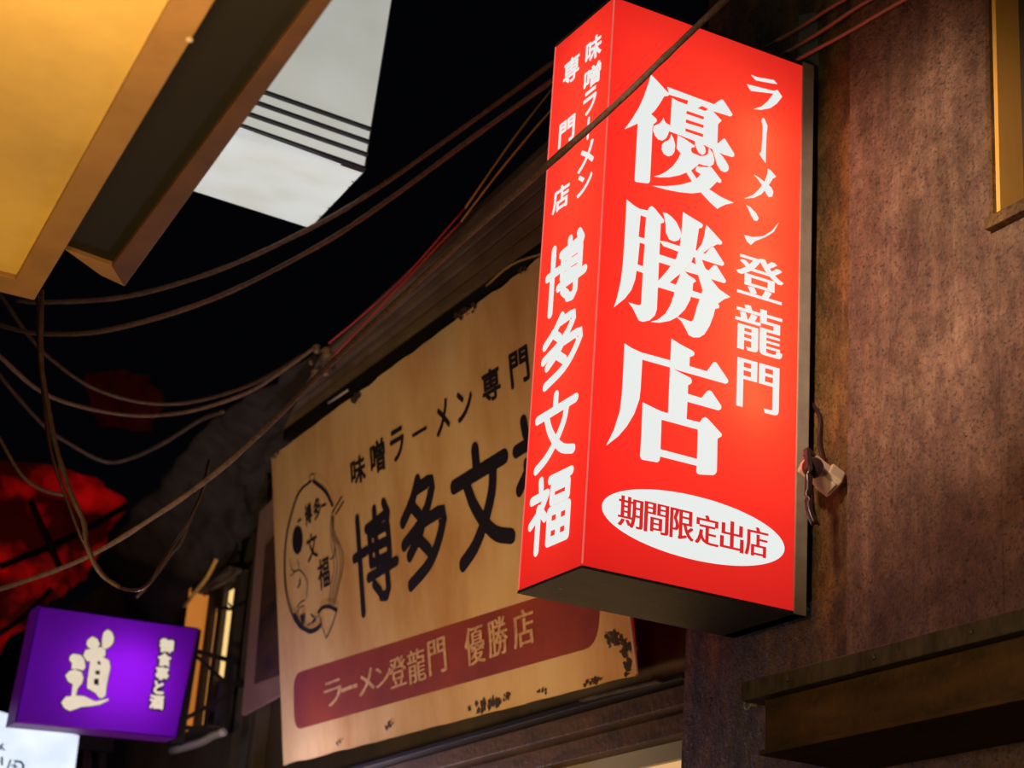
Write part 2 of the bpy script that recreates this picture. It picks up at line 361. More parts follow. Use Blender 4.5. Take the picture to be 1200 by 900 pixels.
# ------------------------------------------------------------------ red light-box sign
BX0, BX1, BY0, BY1, BZ0, BZ1 = 2.535, 3.283, 4.428, 4.785, CZ+1.422, CZ+3.222
bx = empty('lightbox_sign', (3.283, 4.6, BZ0), 'tall lit red box sign with white lettering mounted on the rusty pillar', 'sign')
cw = .045                                        # width of the metal end casing by the wall
FN = MB().add([(BX0,BY0,BZ0+.004),(BX1-cw,BY0,BZ0+.004),(BX1-cw,BY0,BZ1-.01),(BX0,BY0,BZ1-.01)], [(0,1,2,3)]).build('front_panel', M['red_sheet'], bx)
FSd = MB().add([(BX0,BY1,BZ0+.004),(BX0,BY0,BZ0+.004),(BX0,BY0,BZ1-.01),(BX0,BY1,BZ1-.01)], [(0,1,2,3)]).build('side_panel', M['red_sheet'], bx)
FB = MB().add([(BX1-cw,BY1,BZ0+.004),(BX0,BY1,BZ0+.004),(BX0,BY1,BZ1-.01),(BX1-cw,BY1,BZ1-.01)], [(0,1,2,3)]).build('back_panel', M['red_sheet'], bx)
for nm, z0, z1 in (('bottom_plate', BZ0-.004, BZ0+.004), ('top_plate', BZ1-.01, BZ1)):
    MB().box((BX0-.002, BY0-.002, z0), (BX1, BY1+.002, z1)).build(nm, M['dark_metal'], bx)
MB().box((BX1-cw, BY0-.004, BZ0-.004), (BX1, BY1+.004, BZ1+.006)).build('end_casing', M['casing'], bx, bevel=.003)
for (x, y) in ((BX0, BY0), (BX0, BY1)):
    MB().box((x-.0025, y-.0025, BZ0+.01), (x+.001, y+.001, BZ1-.01)).build('corner_seam', mat('seam_highlight', (.5, .06, .05), .3, emit=(1, .22, .18), estr=.6), bx)  # emission stands in for the highlight along the corner
MB().box((BX1, BY0+.06, BZ0+.05), (WX+.03, BY1-.06, BZ1-.05)).build('mounting_rail', M['black_iron'], bx)
MB().lathe((BX0+.06, BY0+.22, BZ0-.0045), (0, 0, -1), [(.004, 0), (.004, .002)], 8).build('screw', M['casing'], bx)
# fluorescent tubes inside
tube_m = mat('tube_glass', (.8, .8, .8), .5, emit=(1, .98, .92), estr=2)
MB().lathe((3.00, 4.62, BZ0+.55), (0, 0, 1), [(.013, 0), (.013, 1.0)], 12).build('lamp_tube', tube_m, bx)
for z in (.62, .84, 1.06, 1.28, 1.48):
    lamp('tube_light', (3.08, 4.545, BZ0+z), .95, (1, .92, .50), .05)
for z in (.16, .42, .68, .94, 1.20, 1.46, 1.66):
    for x in (2.66, 2.90): lamp('tube_light', (x, 4.61, BZ0+z), .30 if z > .3 else .12, (1, .80, .6), .06)
for z in (.16, .42): lamp('tube_light', (3.14, 4.61, BZ0+z), .28 if z > .3 else .12, (1, .80, .6), .06)

F1 = Face((BX0, BY0, BZ0), (1, 0, 0), (0, 0, 1))         # near face
F2 = Face((BX0, BY1, BZ0), (0, -1, 0), (0, 0, 1))        # street face
def traced(F, x0, y0, sc, loops, h=.001, m=None):
    m = m or MB()
    for k, lp in enumerate(loops):
        outer, holes = (lp[0], lp[1:]) if isinstance(lp[0], list) else (lp, [])
        g = lambda q: [F.st(x0+a/sc, y0+b/sc) for a, b in q]
        m.poly(F, g(outer), [g(q) for q in holes], h+.00012*k)
    return m
YU = [
 [(213,88),(255,130),(290,170),(318,198),(320,206),(312,213),(290,216),(262,262),(235,300),(214,320),(243,345),(248,358),(240,370),(228,377),(222,400),(207,710),(203,720),(195,726),(130,718),(120,714),(117,704),(135,374),(98,392),(58,408),(100,350),(140,285),(170,220),(195,150)],
 [(308,160),(582,262),(620,235),(630,234),(638,240),(690,320),(687,330),(676,333),(560,297),(512,271),(431,240),(320,206)],
 [(431,238),(514,270),(480,288),(424,266)],
 [[(335,225),(372,245),(424,264),(482,284),(530,301),(552,290),(568,294),(626,358),(605,380),(600,515),(325,402)],
  [(422,300),(523,335),(521,352),(419,318)],[(418,350),(521,384),(519,401),(416,370)],[(415,403),(519,437),(517,455),(413,420)]],
 [(285,338),(290,355),(300,372),(330,388),(597,490),(607,490),(638,462),(645,464),(701,553),(699,566),(690,572),(640,558),(595,538),(510,494),(390,447),(318,420),(312,440),(300,462),(280,475),(255,469),(235,445),(224,415),(228,390),(262,375),(280,355)],
 [(330,437),(345,465),(354,500),(350,540),(335,562),(312,568),(288,554),(274,527),(276,500),(292,482),(315,473),(325,458)],
 [(368,443),(410,465),(468,505),(468,514),(450,516),(446,532),(455,548),(500,566),(530,564),(548,550),(551,517),(575,550),(583,590),(578,615),(558,628),(520,620),(492,610),(486,620),(450,648),(415,664),(380,678),(320,690),(270,691),(228,686),(265,676),(300,657),(340,625),(370,585),(385,550),(362,520)],
 [(470,478),(510,490),(528,515),(533,540),(525,555),(510,559),(492,547),(478,520),(470,500)],
 [(572,525),(600,535),(635,572),(665,620),(668,640),(660,655),(645,661),(622,652),(600,620),(590,585)],
 [(418,660),(442,644),(480,700),(545,755),(620,805),(697,840),(650,850),(620,863),(600,876),(556,836),(500,775),(455,722)],
 [(482,626),(540,633),(552,629),(566,632),(624,708),(622,721),(612,724),(598,716),(560,755),(510,778),(450,785),(380,778),(300,763),(218,740),(300,743),(380,735),(450,716),(483,695),(503,672),(470,650)]]
SHO = [
 [[(120,20),(160,52),(195,74),(243,84),(252,66),(268,58),(285,72),(340,140),(338,155),(320,161),(300,600),(297,665),(285,700),(255,728),(215,737),(190,728),(172,690),(155,655),(130,622),(165,633),(195,640),(205,630),(215,450),(178,437),(170,490),(148,550),(110,600),(45,652),(65,590),(85,500),(98,400),(108,250)],
  [(202,112),(234,124),(224,248),(190,238)],[(197,272),(226,282),(216,411),(184,400)]],
 [(332,95),(355,100),(380,118),(410,150),(435,200),(440,235),(425,258),(400,266),(370,255),(350,215),(348,160),(340,120)],
 [(450,93),(500,125),(560,160),(567,172),(560,186),(543,190),(533,260),(524,320),(500,385),(455,438),(400,482),(360,518),(325,538),(303,536),(303,498),(345,452),(382,405),(412,360),(432,290),(442,200)],
 [(312,262),(350,267),(430,293),(428,328),(335,293)],
 [(520,315),(580,338),(606,308),(618,299),(630,300),(690,392),(689,405),(675,409),(495,352)],
 [(306,340),(410,374),(385,412),(303,386)],
 [(498,388),(600,436),(626,408),(638,404),(648,410),(702,497),(697,509),(684,509),(600,482),(535,462),(455,440)],
 [(585,170),(600,183),(678,268),(678,280),(668,286),(652,282),(610,302),(562,337),(528,324),(560,280),(575,230)],
 [(518,348),(552,352),(572,405),(612,485),(660,545),(728,592),(690,605),(652,632),(600,600),(565,555),(540,470),(525,410)],
 [(303,500),(372,508),(415,522),(398,563),(303,534)],
 [(502,554),(572,577),(552,606),(488,588)],
 [(455,438),(480,463),(520,488),(525,500),(508,512),(505,550),(490,610),(460,665),(415,710),(370,732),(310,743),(258,738),(300,725),(345,690),(375,640),(395,580),(405,525),(425,480),(435,450)],
 [(565,548),(600,555),(652,628),(662,643),(659,657),(637,662),(628,700),(605,760),(575,810),(545,829),(510,829),(482,815),(465,780),(440,735),(412,708),(450,718),(495,736),(508,728),(520,690),(530,650),(548,600)]]
TEN = [
 [(157,62),(200,90),(258,116),(425,162),(425,204),(262,158),(252,330),(245,390),(215,475),(170,550),(120,608),(50,662),(95,570),(130,460),(142,360),(150,230)],
 [(432,35),(480,65),(558,107),(568,120),(565,132),(555,139),(540,142),(538,196),(640,226),(676,176),(688,171),(698,178),(765,278),(764,292),(750,300),(440,212),(424,204)],
 [(424,204),(445,214),(545,265),(552,280),(550,294),(540,304),(530,306),(528,358),(608,382),(640,344),(655,337),(668,345),(725,430),(723,448),(708,456),(526,405),(521,508),(411,502)],
 [[(263,408),(370,460),(411,472),(521,506),(598,525),(615,500),(630,494),(645,504),(728,595),(725,608),(702,622),(698,812),(690,828),(675,835),(595,831),(583,825),(578,812),(580,780),(366,726),(362,750),(350,760),(268,746),(254,740),(248,722),(256,600)],
  [(374,510),(587,568),(582,740),(368,683)]]]
for q in ((720, 70, 5, YU), (710, 230, 5, SHO), (700, 390, 5, TEN)): traced(F1, *q, .0015).build('large_character', M['white_vinyl'], bx)
KANA = [
 [(82,73),(110,84),(190,98),(208,118),(180,114),(105,100),(93,88)],
 [(60,118),(85,124),(190,150),(207,145),(230,178),(205,210),(175,232),(130,241),(92,237),(130,225),(160,200),(188,163),(80,150),(70,135)],
 [(135,280),(145,282),(160,318),(155,360),(152,440),(151,496),(135,475),(121,452),(130,440),(135,380),(137,320),(131,295)],
 [(160,522),(175,530),(202,562),(185,570),(160,612),(130,645),(95,662),(48,666),(90,648),(120,620),(145,585),(160,545)],
 [(95,552),(115,562),(150,590),(178,612),(188,635),(182,657),(165,658),(152,640),(140,610),(115,575)],
 [(58,698),(75,704),(105,735),(118,760),(110,773),(95,770),(80,745),(68,715)],
 [(215,778),(190,825),(150,850),(100,870),(80,888),(60,870),(48,840),(90,850),(140,845),(180,820)]]
for a_, b_ in ((0,2),(2,3),(3,5),(5,7)): traced(F1, 860, 70, 4.086, KANA[a_:b_], .0015).build('small_character', M['white_vinyl'], bx)
XB = (-.035, -.012, .012, .035)
for ch, L_, R_, T_, B_ in (('登', (864,320), (916,340), (888,302), (889,350)), ('龍', (863,380), (915,400), (888,361), (889,415)), ('門', (865,440), (911,458), (888,425), (888,482))):
    l = MB(); put(l, F1, ch, *rectpx(F1, L_, R_, T_, B_), h=.0015, xb=XB); l.build('small_character', M['white_vinyl'], bx)
# oval badge
ce = F1.st(811.5, 619); ax_ = (F1.st(919, 645)[0]-F1.st(705, 592)[0])/2
tp = F1.st(772, 575.5)[1]; bt = F1.st(850, 661)[1]
cy_ = (tp+bt)/2 
m = MB(); sc_ = F1.st(705, 592)[0]+ax_
# the badge is an upright ellipse level with the sign
cl = F1.st(705.5, 593)[1]; cr = F1.st(917.5, 643)[1]; cc = (cl+cr)/2; hh = (F1.st(800, 578)[1]-F1.st(820, 658)[1])/2
m.poly(F1, [(sc_+ax_*math.cos(t), cc+hh*math.sin(t)) for t in [k*math.pi/40 for k in range(80)]], (), .0015)
m.build('oval_badge', M['white_vinyl'], bx)
chs = '期間限定出店'; s0 = F1.st(723, 600)[0]; s1 = F1.st(900, 640)[0]; cwid = (s1-s0)/6
for k, ch in enumerate(chs):
    l = MB(); put(l, F1, ch, s0+cwid*(k+.05), s0+cwid*(k+.95), cc-hh*.47, cc+hh*.47, h=.003, xb=(-.034, 0, .034)); l.build('badge_character', M['red_print'], bx)

# round-ended brush characters, drawn as strokes in a unit square
BRUSH = {
 '博': ([[(.0,.60),(.30,.62)], [(.13,1.0),(.13,0)], [(.34,.84),(.86,.90)], [(.55,1.0),(.55,.44)], [(.78,1.02),(.86,.90),(.84,.84)],
        [(.40,.77),(.84,.77),(.84,.46)], [(.40,.77),(.40,.46),(.84,.46)], [(.40,.615),(.84,.615)], [(.55,.77),(.55,.46)],
        [(.32,.33),(.98,.37)], [(.76,.42),(.76,.14),(.70,.07),(.58,.09)], [(.44,.24),(.56,.14)]], .085),
 '多': ([[(.46,1.0),(.30,.82),(.06,.66)], [(.42,.92),(.76,.92),(.66,.72),(.44,.56),(.05,.43)], [(.26,.80),(.44,.66)],
        [(.58,.66),(.42,.46),(.16,.30)], [(.54,.57),(.96,.57),(.84,.34),(.58,.14),(.14,.01)], [(.38,.43),(.60,.27)]], .105),
 '文': ([[(.47,1.0),(.47,.84)], [(.03,.76),(.97,.80)], [(.76,.76),(.70,.54),(.52,.30),(.32,.13),(.08,.02)], [(.26,.74),(.36,.52),(.52,.32),(.72,.16),(.97,.08)]], .105),
 '福': ([[(.22,1.0),(.24,.88)], [(.02,.76),(.40,.78),(.26,.56),(.02,.40)], [(.21,.60),(.21,.0)], [(.28,.54),(.38,.44)], [(.47,.95),(.98,.95)],
        [(.54,.82),(.92,.82),(.92,.63),(.54,.63),(.54,.82)], [(.50,.49),(.96,.49),(.96,.06),(.50,.06),(.50,.49)], [(.50,.275),(.96,.275)], [(.73,.49),(.73,.06)]], .085)}
def brush(m, F, ch, r, h=.0015, k=1, aspect=None):
    st, w_ = BRUSH[ch]; ww = aspect; s0, s1, t0, t1 = r; s0 += ww*.45; s1 -= ww*.45; t0 += ww*.45; t1 -= ww*.45
    for j, q in enumerate(st):
        P = [(s0+(s1-s0)*a, t0+(t1-t0)*b) for a, b in q]
        if len(P) > 2 and ch in '多文': P = curve_pts(P, 3)
        if len(P) > 2 and ch not in '多文':
            for i in range(len(P)-1): m.stroke(F, P[i:i+2], ww, h+.00012*j+.00002*i)
        else: m.stroke(F, P, ww, h+.00012*j)
for ch, L_, R_, T_, B_ in (('博', (640,325), (691,290), (672,274), (664,361)), ('多', (633,423), (685,390), (662,364), (654,451)),
                           ('文', (625,520), (678,490), (658,455), (650,548)), ('福', (619,615), (671,595), (650,552), (645,645))):
    l = MB(); brush(l, F2, ch, rectpx(F2, L_, R_, T_, B_), aspect=.029); l.build('street_character', M['white_vinyl'], bx)
for ch, xl, xr_, yt, yb in (('味',687,705.5,44,70), ('噌',685,704.5,77,101), ('ラ',684,699.5,105,133), ('メ',678,697,168,198), ('ン',677,694.5,202,227),
                            ('専',661,679.5,68,96), ('門',655.5,674,140,168), ('店',648,667.5,218,246)):
    c_ = (xl+xr_)/2; y_ = (yt+yb)/2
    l = MB(); put(l, F2, ch, *rectpx(F2, (xl, y_+.6*(c_-xl)), (xr_, y_-.6*(xr_-c_)), (c_, yt), (c_, yb)), bold=.0028, h=.0015); l.build('street_small_character', M['white_vinyl'], bx)
l = MB(); a0 = F2.st(690.5, 139); a1 = F2.st(689, 162); l.stroke(F2, [a0, (a0[0], a1[1])], .012, .0015); l.build('street_small_character', M['white_vinyl'], bx)

# ------------------------------------------------------------------ cream wooden shop sign on the wall
TL = .177
CO = Vector((3.38, 8.563, CZ+1.443)); FC = Face(CO, (0, -1, 0), (-math.sin(TL), 0, math.cos(TL)))
cP = [FC.st(*p) for p in ((332, 897), (745, 792), (698, 252), (318, 535))]
th = -FC.n*.03
cs = empty('shop_signboard', FC.p(*cP[0]), 'large weathered cream signboard with dark lettering leaning out above the shop window', 'sign')
def rough_edge(a, b, n, amp, seed):
    out = []
    for k in range(n):
        t = k/n; p = Vector(a)+(Vector(b)-Vector(a))*t; d = (Vector(b)-Vector(a)).normalized(); nn = Vector((-d.y, d.x))
        p += nn*amp*max(0, noise.noise(Vector((t*n*.22, seed, 0)))+.1)*(1 if k else 0); out.append((p.x, p.y))
    return out
loop = rough_edge(cP[0], cP[1], 60, .010, 1)+rough_edge(cP[1], cP[2], 10, .0, 2)+rough_edge(cP[2], cP[3], 90, .018, 3)+rough_edge(cP[3], cP[0], 20, .006, 4)
m = MB(); m.poly(FC, loop, (), 0); n0 = len(loop); m.v += [FC.p(a, b, -.012) for a, b in loop]
m.f += [(i, n0+i, n0+(i+1) % n0, (i+1) % n0) for i in range(n0)] + [tuple(n0+i for i in f)[::-1] for f in list(m.f)]
m.build('board', M['cream'], cs)
# torn dirty flakes along the top and bottom edges and the right end
def blot(m, F, c, r, h, squash=1, n=14, sd=0):
    q = [(c[0]+r*math.cos(2*math.pi*k/n)*(1+.7*noise.noise(Vector((k*1.3, sd, c[0]*9)))), c[1]+squash*r*math.sin(2*math.pi*k/n)*(1+.9*noise.noise(Vector((k*1.7, sd+5, c[1]*9))))) for k in range(n)]
    m.poly(F, q, (), h)
m = MB(); jj = 0
def edge_spots(pts, r, n, spread):
    global jj
    for k in range(n*3):
        t = random.random(); i = min(int(t*(len(pts)-1)), len(pts)-2); f = t*(len(pts)-1)-i
        x = pts[i][0]+(pts[i+1][0]-pts[i][0])*f; y = pts[i][1]+(pts[i+1][1]-pts[i][1])*f
        a, b = FC.st(x+random.gauss(0, spread), y+random.gauss(0, spread)); jj += 1
        blot(m, FC, (a, b), r*random.uniform(.15, .75), .0012+.00003*jj, 1, 10, jj)
edge_spots([(558,832),(572,826),(590,822)], .020, 16, 3); edge_spots([(592,820),(597,812)], .014, 5, 1.5); edge_spots([(630,812),(640,808)], .010, 5, 2)
edge_spots([(735,790),(738,755),(722,752),(714,745)], .018, 26, 4); edge_spots([(690,800),(705,795)], .012, 8, 2)
edge_spots([(455,852),(458,846)], .012, 5, 2); edge_spots([(395,872),(402,869)], .009, 4, 1)
edge_spots([(420,462),(416,468)], .022, 8, 2); edge_spots([(536,372),(558,358)], .016, 14, 2); edge_spots([(323,533),(328,529)], .014, 6, 2); edge_spots([(610,318),(616,314)], .014, 5, 1.5)
tag(m.build('flaking_edge', M['dirt'], cs), 'dark flaking patches along the edges', kind='stuff')
# metal edging at the near end and batten along the top
m = MB(); m.bar(FC.p(*FC.st(739, 722), .004), FC.p(*FC.st(747.5, 790), .004), .012, .006, FC.n); m.build('edge_strip', mat('bright_strip', (.75, .62, .60), .35, .4), cs)
# maroon ribbon with rounded ends
def rrect(pts, r, n=6):
    P = [Vector(p) for p in pts]; out = []
    for i, p in enumerate(P):
        a = (P[i-1]-p).normalized(); b = (P[(i+1) % 4]-p).normalized()
        for k in range(n+1):
            t = k/n; out.append(tuple(p+a*r*(1-t)**2+b*r*t**2))
    return out
rb = [FC.st(*p) for p in ((345, 882-22), (701, 733+8), (703, 690-20), (343, 795))]
rb = [FC.st(345, 856), FC.st(700, 757), FC.st(706, 676), FC.st(344, 790)]
m = MB(); m.poly(FC, rrect(rb, .085), (), .0012); rib = m.build('ribbon', M['maroon'], cs)
l = MB()
def cell(ch, cx, cyy, hw, hh_):
    sl = -.29
    return rectpx(FC, (cx-hw, cyy-sl*hw), (cx+hw, cyy+sl*hw), (cx, cyy-hh_), (cx, cyy+hh_))
l2 = (('ラ',391,812,10,15),('ー',410,806,9,2.5),('メ',430,799,9,15),('ン',450,792,9,12),('登',467,787,9.5,18),('龍',489,780,10,20),('門',513,769,10,21),('優',557,756,11,23),('勝',584,746,11,23),('店',614,736,12,22))
for ch, cx, cyy, hw, hh_ in l2:
    l = MB(); put(l, FC, ch, *cell(ch, cx, cyy, hw, hh_), h=.003, xb=(-.03, 0, .03)); l.build('ribbon_character', M['pale_print'], cs)
# small line of text
l = MB()
for ch, cx, cyy, hw, hh_, sl in (('味',420,551,8.5,17,-.6),('噌',443,535,8.5,20,-.6),('ラ',466,521,8,20,-.6),('ー',492,506,8.5,2.5,-.6),('メ',519,489,8,21,-.6),('ン',545,474,9,19,-.6),('専',576,451,10.5,20,-.6),('門',609,430,11,22,-.6),('店',640,408,12,22,-.6)):
    r = rectpx(FC, (cx-hw, cyy-sl*hw), (cx+hw, cyy+sl*hw), (cx, cyy-hh_), (cx, cyy+hh_))
    l = MB(); put(l, FC, ch, *r, bold=.0045, h=.002); l.build('small_character', M['navy'], cs)
for ch, L_, R_, T_, B_, ww in (('博', (413,648), (466,622), (440,591), (440,718), .046), ('多', (469,650), (526,612), (500,550), (497,688), .056), ('文', (528,590), (601,570), (561,516), (561,665), .062), ('福', (600,530), (668,495), (634,475), (634,624), .052)):
    l = MB(); brush(l, FC, ch, rectpx(FC, L_, R_, T_, B_), h=.002, aspect=ww); l.build('large_character', M['navy'], cs)
# round crest: ring, disc, characters, noodles lifted by chopsticks, ladle bowl
l = MB()
def pxs(pts): return [FC.st(*p) for p in pts]
def ln(pts, w_, k=3, h=.002):
    global jj; jj += 1
    P = pxs(pts); P = curve_pts(P, k) if len(P) > 2 else P
    l.stroke(FC, P, w_, h+.00002*jj)
ring = [(391,592),(383,576),(369,564),(357,569),(346,590),(338,620),(335,655),(337,690),(343,715),(351,730)]
ln(ring[:3], .018); ln([(366,564),(352,577),(343,603),(337,630),(335,660),(337,695),(345,722),(353,735)], .014)
ln([(357,736),(365,740),(373,737),(377,733)], .022); ln([(347,722),(352,731),(356,735)], .03)
c0 = FC.st(349, 633); rr = abs(FC.st(349, 616)[1]-FC.st(349, 650)[1])/2
l.poly(FC, [(c0[0]+rr*.95*math.cos(k*math.pi/14), c0[1]+rr*math.sin(k*math.pi/14)) for k in range(28)], (), .002)
ln([(351,611),(354,609)], .014); ln([(379,593),(383,591)], .014)
for ch, cx, cyy, hw, hh_ in (('博',362,603,4.5,13),('多',372,596,4.5,13)):
    brush(l, FC, ch, rectpx(FC, (cx-hw, cyy+.5*hw), (cx+hw, cyy-.5*hw), (cx, cyy-hh_), (cx, cyy+hh_)), h=.0022, aspect=.013)
for ch, cx, cyy, hw, hh_ in (('文',366,641,6.5,17),('福',380,672,7,19)):
    brush(l, FC, ch, rectpx(FC, (cx-hw, cyy+.5*hw), (cx+hw, cyy-.5*hw), (cx, cyy-hh_), (cx, cyy+hh_)), h=.0022, aspect=.015)
for d in (0, 4, 8, 11):
    ln([(390+d*.2,603+d*.3),(389+d*.35,622),(391+d*1.0,645),(393+d*.9,668),(389+d*.8,690),(387+d*.6,709)], .0055)
ln([(391,625),(394,640),(393,652),(389,655)], .007); ln([(391,601),(402,582)], .008); ln([(395,603),(404,588)], .008)
ln([(375,717),(380,712),(388,711),(396,715)], .018); ln([(375,718),(379,733),(384,748)], .007); ln([(396,716),(391,733),(384,748)], .007)
ln([(341,655),(344,668),(352,668),(350,656)], .005); ln([(342,675),(352,668),(361,680),(361,700)], .006); ln([(351,688),(353,684),(353,680)], .012); ln([(350,712),(353,707),(359,703)], .007)
ln([(355,722),(357,728),(358,722)], .024); ln([(366,720),(370,724),(368,730),(372,726)], .008); ln([(350,718),(353,712),(358,710)], .006); ln([(362,733),(370,727),(374,722)], .006)
ln([(364,564),(366,556),(370,557),(370,563)], .005)
l.build('crest', M['navy'], cs)
# brackets that hold the board to the wall
for k in (.25, .75):
    a = FC.p(cP[1][0]*k, .25, -.03); b = Vector((3.615, a.y, a.z)); MB().bar(a+FC.n*.02, b, .03).build('bracket', M['black_iron'], cs)
    a = FC.p(cP[1][0]*k, 1.35, -.03); b = Vector((3.615, a.y, a.z)); MB().bar(a+FC.n*.02, b, .03).build('bracket', M['black_iron'], cs)

# ------------------------------------------------------------------ beam, lower window under the sign
z0 = CZ+1.43
bm = empty('lintel_beam', (3.4, 7, z0-.3), 'dark brown timber lintel with a metal drip edge under the cream sign', 'beam')
zz = at(765, 797, 'x', 3.33).z
MB().box((3.33, 5.14, zz-.02), (3.62, 9.4, zz)).build('drip_edge', M['black_iron'], bm, bevel=.002)
zt = at(785, 867, 'x', 3.47).z
MB().box((3.38, 5.13, zt+(zz-zt)*.45), (3.62, 9.4, zz-.021)).build('timber', M['beam_brown'], bm, bevel=.005)
MB().box((3.44, 5.13, zt), (3.62, 9.4, zt+(zz-zt)*.45-.001)).build('lower_timber', M['beam_brown'], bm, bevel=.005)
MB().bar((3.325, 5.75, zz-.005), (3.32, 5.25, zz-.016), .03, .006).build('bent_strip', M['ledge_grey'], bm)
w2 = empty('window_2', (3.5, 6.2, zt-1.2), None, None); tag(w2, kind='structure')
ym = at(645, 885, 'x', 3.47).y
MB().box((3.50, 5.2, zt-.06), (3.56, 9.3, zt)).build('top_rail', M['frame_grey'], w2)
MB().box((3.52, 5.2, zt-1.2), (3.525, 9.3, zt-.06)).build('pane', M['interior'], w2)
for y in (5.16, ym, 7.5, 9.2): MB().box((3.46, y-.03, zt-1.2), (3.56, y+.03, zt)).build('mullion', M['frame_dark'], w2)

# ------------------------------------------------------------------ eave above the sign, insulators
e0, e1 = at(398, 398, 'x', 3.02), at(655, 160, 'x', 3.02)
g0, g1 = at(330, 505, 'x', 3.13), at(700, 235, 'x', 3.13)
f0, f1 = at(330, 520, 'x', 3.25), at(700, 247, 'x', 3.25)
ev = empty('shop_eave', (3.3, 6.5, g0.z), 'dirty brown eave boards running along above the cream sign', 'eave')
e0b = e0+(e0-e1)*.12; toy = lambda p, q: p.lerp(q, (5.16-p.y)/(q.y-p.y)); e1b = toy(e0, e1); g1b = toy(g0, g1)
for i in range(5):
    u, v = i/5, (i+1)/5-.01
    A = [g0.lerp(e0b, u), g1b.lerp(e1b, u), g1b.lerp(e1b, v), g0.lerp(e0b, v)]
    MB().slab(A, (.02, 0, .012)).build('board', M['eave'], ev, bevel=.002)
MB().bar(g0+Vector((.03, 0, -.02)), g1b+Vector((.03, 0, -.02)), .035, .05).build('lower_batten', M['black_iron'], ev)
MB().tube([at(640, 296, 'x', 3.10), at(600, 310, 'x', 3.10), at(570, 335, 'x', 3.11)], .005, 6).build('loose_strip', M['wire_yellow'], ev)
MB().tube([at(408, 457, 'x', 3.10), at(385, 472, 'x', 3.10)], .006, 6, 0).build('loose_strip', M['casing'], ev)
MB().slab([e1b, e0b, Vector((3.615, e0b.y, e0b.z+.05)), Vector((3.615, e1b.y, e1b.z+.05))], (0, 0, .03)).build('roof', M['wall_dark'], ev)
for k, (px, py, r) in enumerate(((372, 404, .022), (384, 409, .03), (371, 433, .024), (365, 420, .012), (382, 430, .022))):
    q = at(px, py, 'x', 3.02); o = MB().lathe(q-Vector((0, 0, .02)), (-.3, 0, 1), [(r*.5, -r), (r, -r*.4), (r*.6, 0), (r, r*.4), (r*.5, r)], 12)
    o.smooth = True; o = o.build('insulator', mat('ceramic', (.20, .16, .13), .4))
    tag(o, ['knob insulator on the eave end, upper left of its cluster', 'largest knob insulator on the eave end under the red wires', 'lowest knob insulator at the eave end beside the thick cable', 'tiny knob insulator between the others at the eave end', 'knob insulator just behind the thick cable at the eave end'][k], 'insulator', 'insulators at the eave end')

# ------------------------------------------------------------------ wall and tarpaulin of the next house
def sheet_mesh(grid, amp=.03, sd=0, sub=4):
    """wavy cloth through a grid of points"""
    R, C_ = len(grid), len(grid[0]); vs = []; fs = []
    nr, nc = (R-1)*sub+1, (C_-1)*sub+1
    for i in range(nr):
        for j in range(nc):
            a, b = min(i//sub, R-2), min(j//sub, C_-2); u, v = i/sub-a, j/sub-b
            p = grid[a][b].lerp(grid[a][b+1], v).lerp(grid[a+1][b].lerp(grid[a+1][b+1], v), u)
            w_ = noise.noise(Vector((j*.55+i*.12, i*.18, sd)))
            vs.append(p+Vector((-amp*w_*2, amp*w_, 0)))
    for i in range(nr-1):
        for j in range(nc-1): fs.append((i*nc+j, i*nc+j+1, (i+1)*nc+j+1, (i+1)*nc+j))
    m = MB().add(vs, fs); m.smooth = True; return m
rows = []
for (pts, x) in ((((425, 378), (330, 440), (250, 490), (180, 570), (110, 660)), 3.05), (((400, 430), (325, 480), (262, 530), (200, 610), (140, 690)), 3.2),
                 (((360, 485), (318, 530), (275, 590), (225, 660), (170, 730)), 3.4), (((335, 530), (310, 600), (275, 660), (235, 700), (180, 760)), 3.55)):
    rows.append([at(a, b, 'x', x) for a, b in pts])
tp_ = sheet_mesh(rows, .035, 3, 7).build('tarpaulin', M['tarp'])
sm = tp_.modifiers.new('thick', 'SOLIDIFY'); sm.thickness = .006
tag(tp_, 'dark creased tarpaulin hanging from the eave beside the cream sign', 'tarpaulin')
# tall dark post and pink board beyond the cream sign
ya, yb = at(284, 760, 'x', 3.54).y, at(310, 760, 'x', 3.54).y
ps = empty('wall_post', (3.54, yb, CZ+.8), 'dark vertical timber post between the lit window and cream sign', 'post')
MB().box((3.54, yb, 0), (3.618, ya, CZ+3.1)).build('shaft', M['wall_dark'], ps, bevel=.006)
MB().box((3.528, yb+.06, 0), (3.54, yb+.16, CZ+3.1)).build('cover_strip', M['frame_dark'], ps, bevel=.003)
pk = empty('pink_signboard', (3.4, 9, CZ+1.5), 'narrow dusty pink board with a dark panel just left of the cream sign', 'sign')
Q = [at(283, 838, 'x', 3.43), at(345, 805, 'x', 3.43), at(345, 560, 'x', 3.43), at(304, 600, 'x', 3.43)]
MB().slab(Q, (.02, 0, 0)).build('board', M['pink_board'], pk)
for k in (.25, .8): p = Q[1].lerp(Q[2], k)+Vector((.02, .03, 0)); MB().bar(p, Vector((3.618, p.y, p.z)), .03).build('standoff', M['black_iron'], pk)
Q = [at(299, 802, 'x', 3.428), at(345, 785, 'x', 3.428), at(345, 600, 'x', 3.428), at(312, 640, 'x', 3.428)]
MB().slab(Q, (-.006, 0, 0)).build('dark_panel', M['beam_brown'], pk)

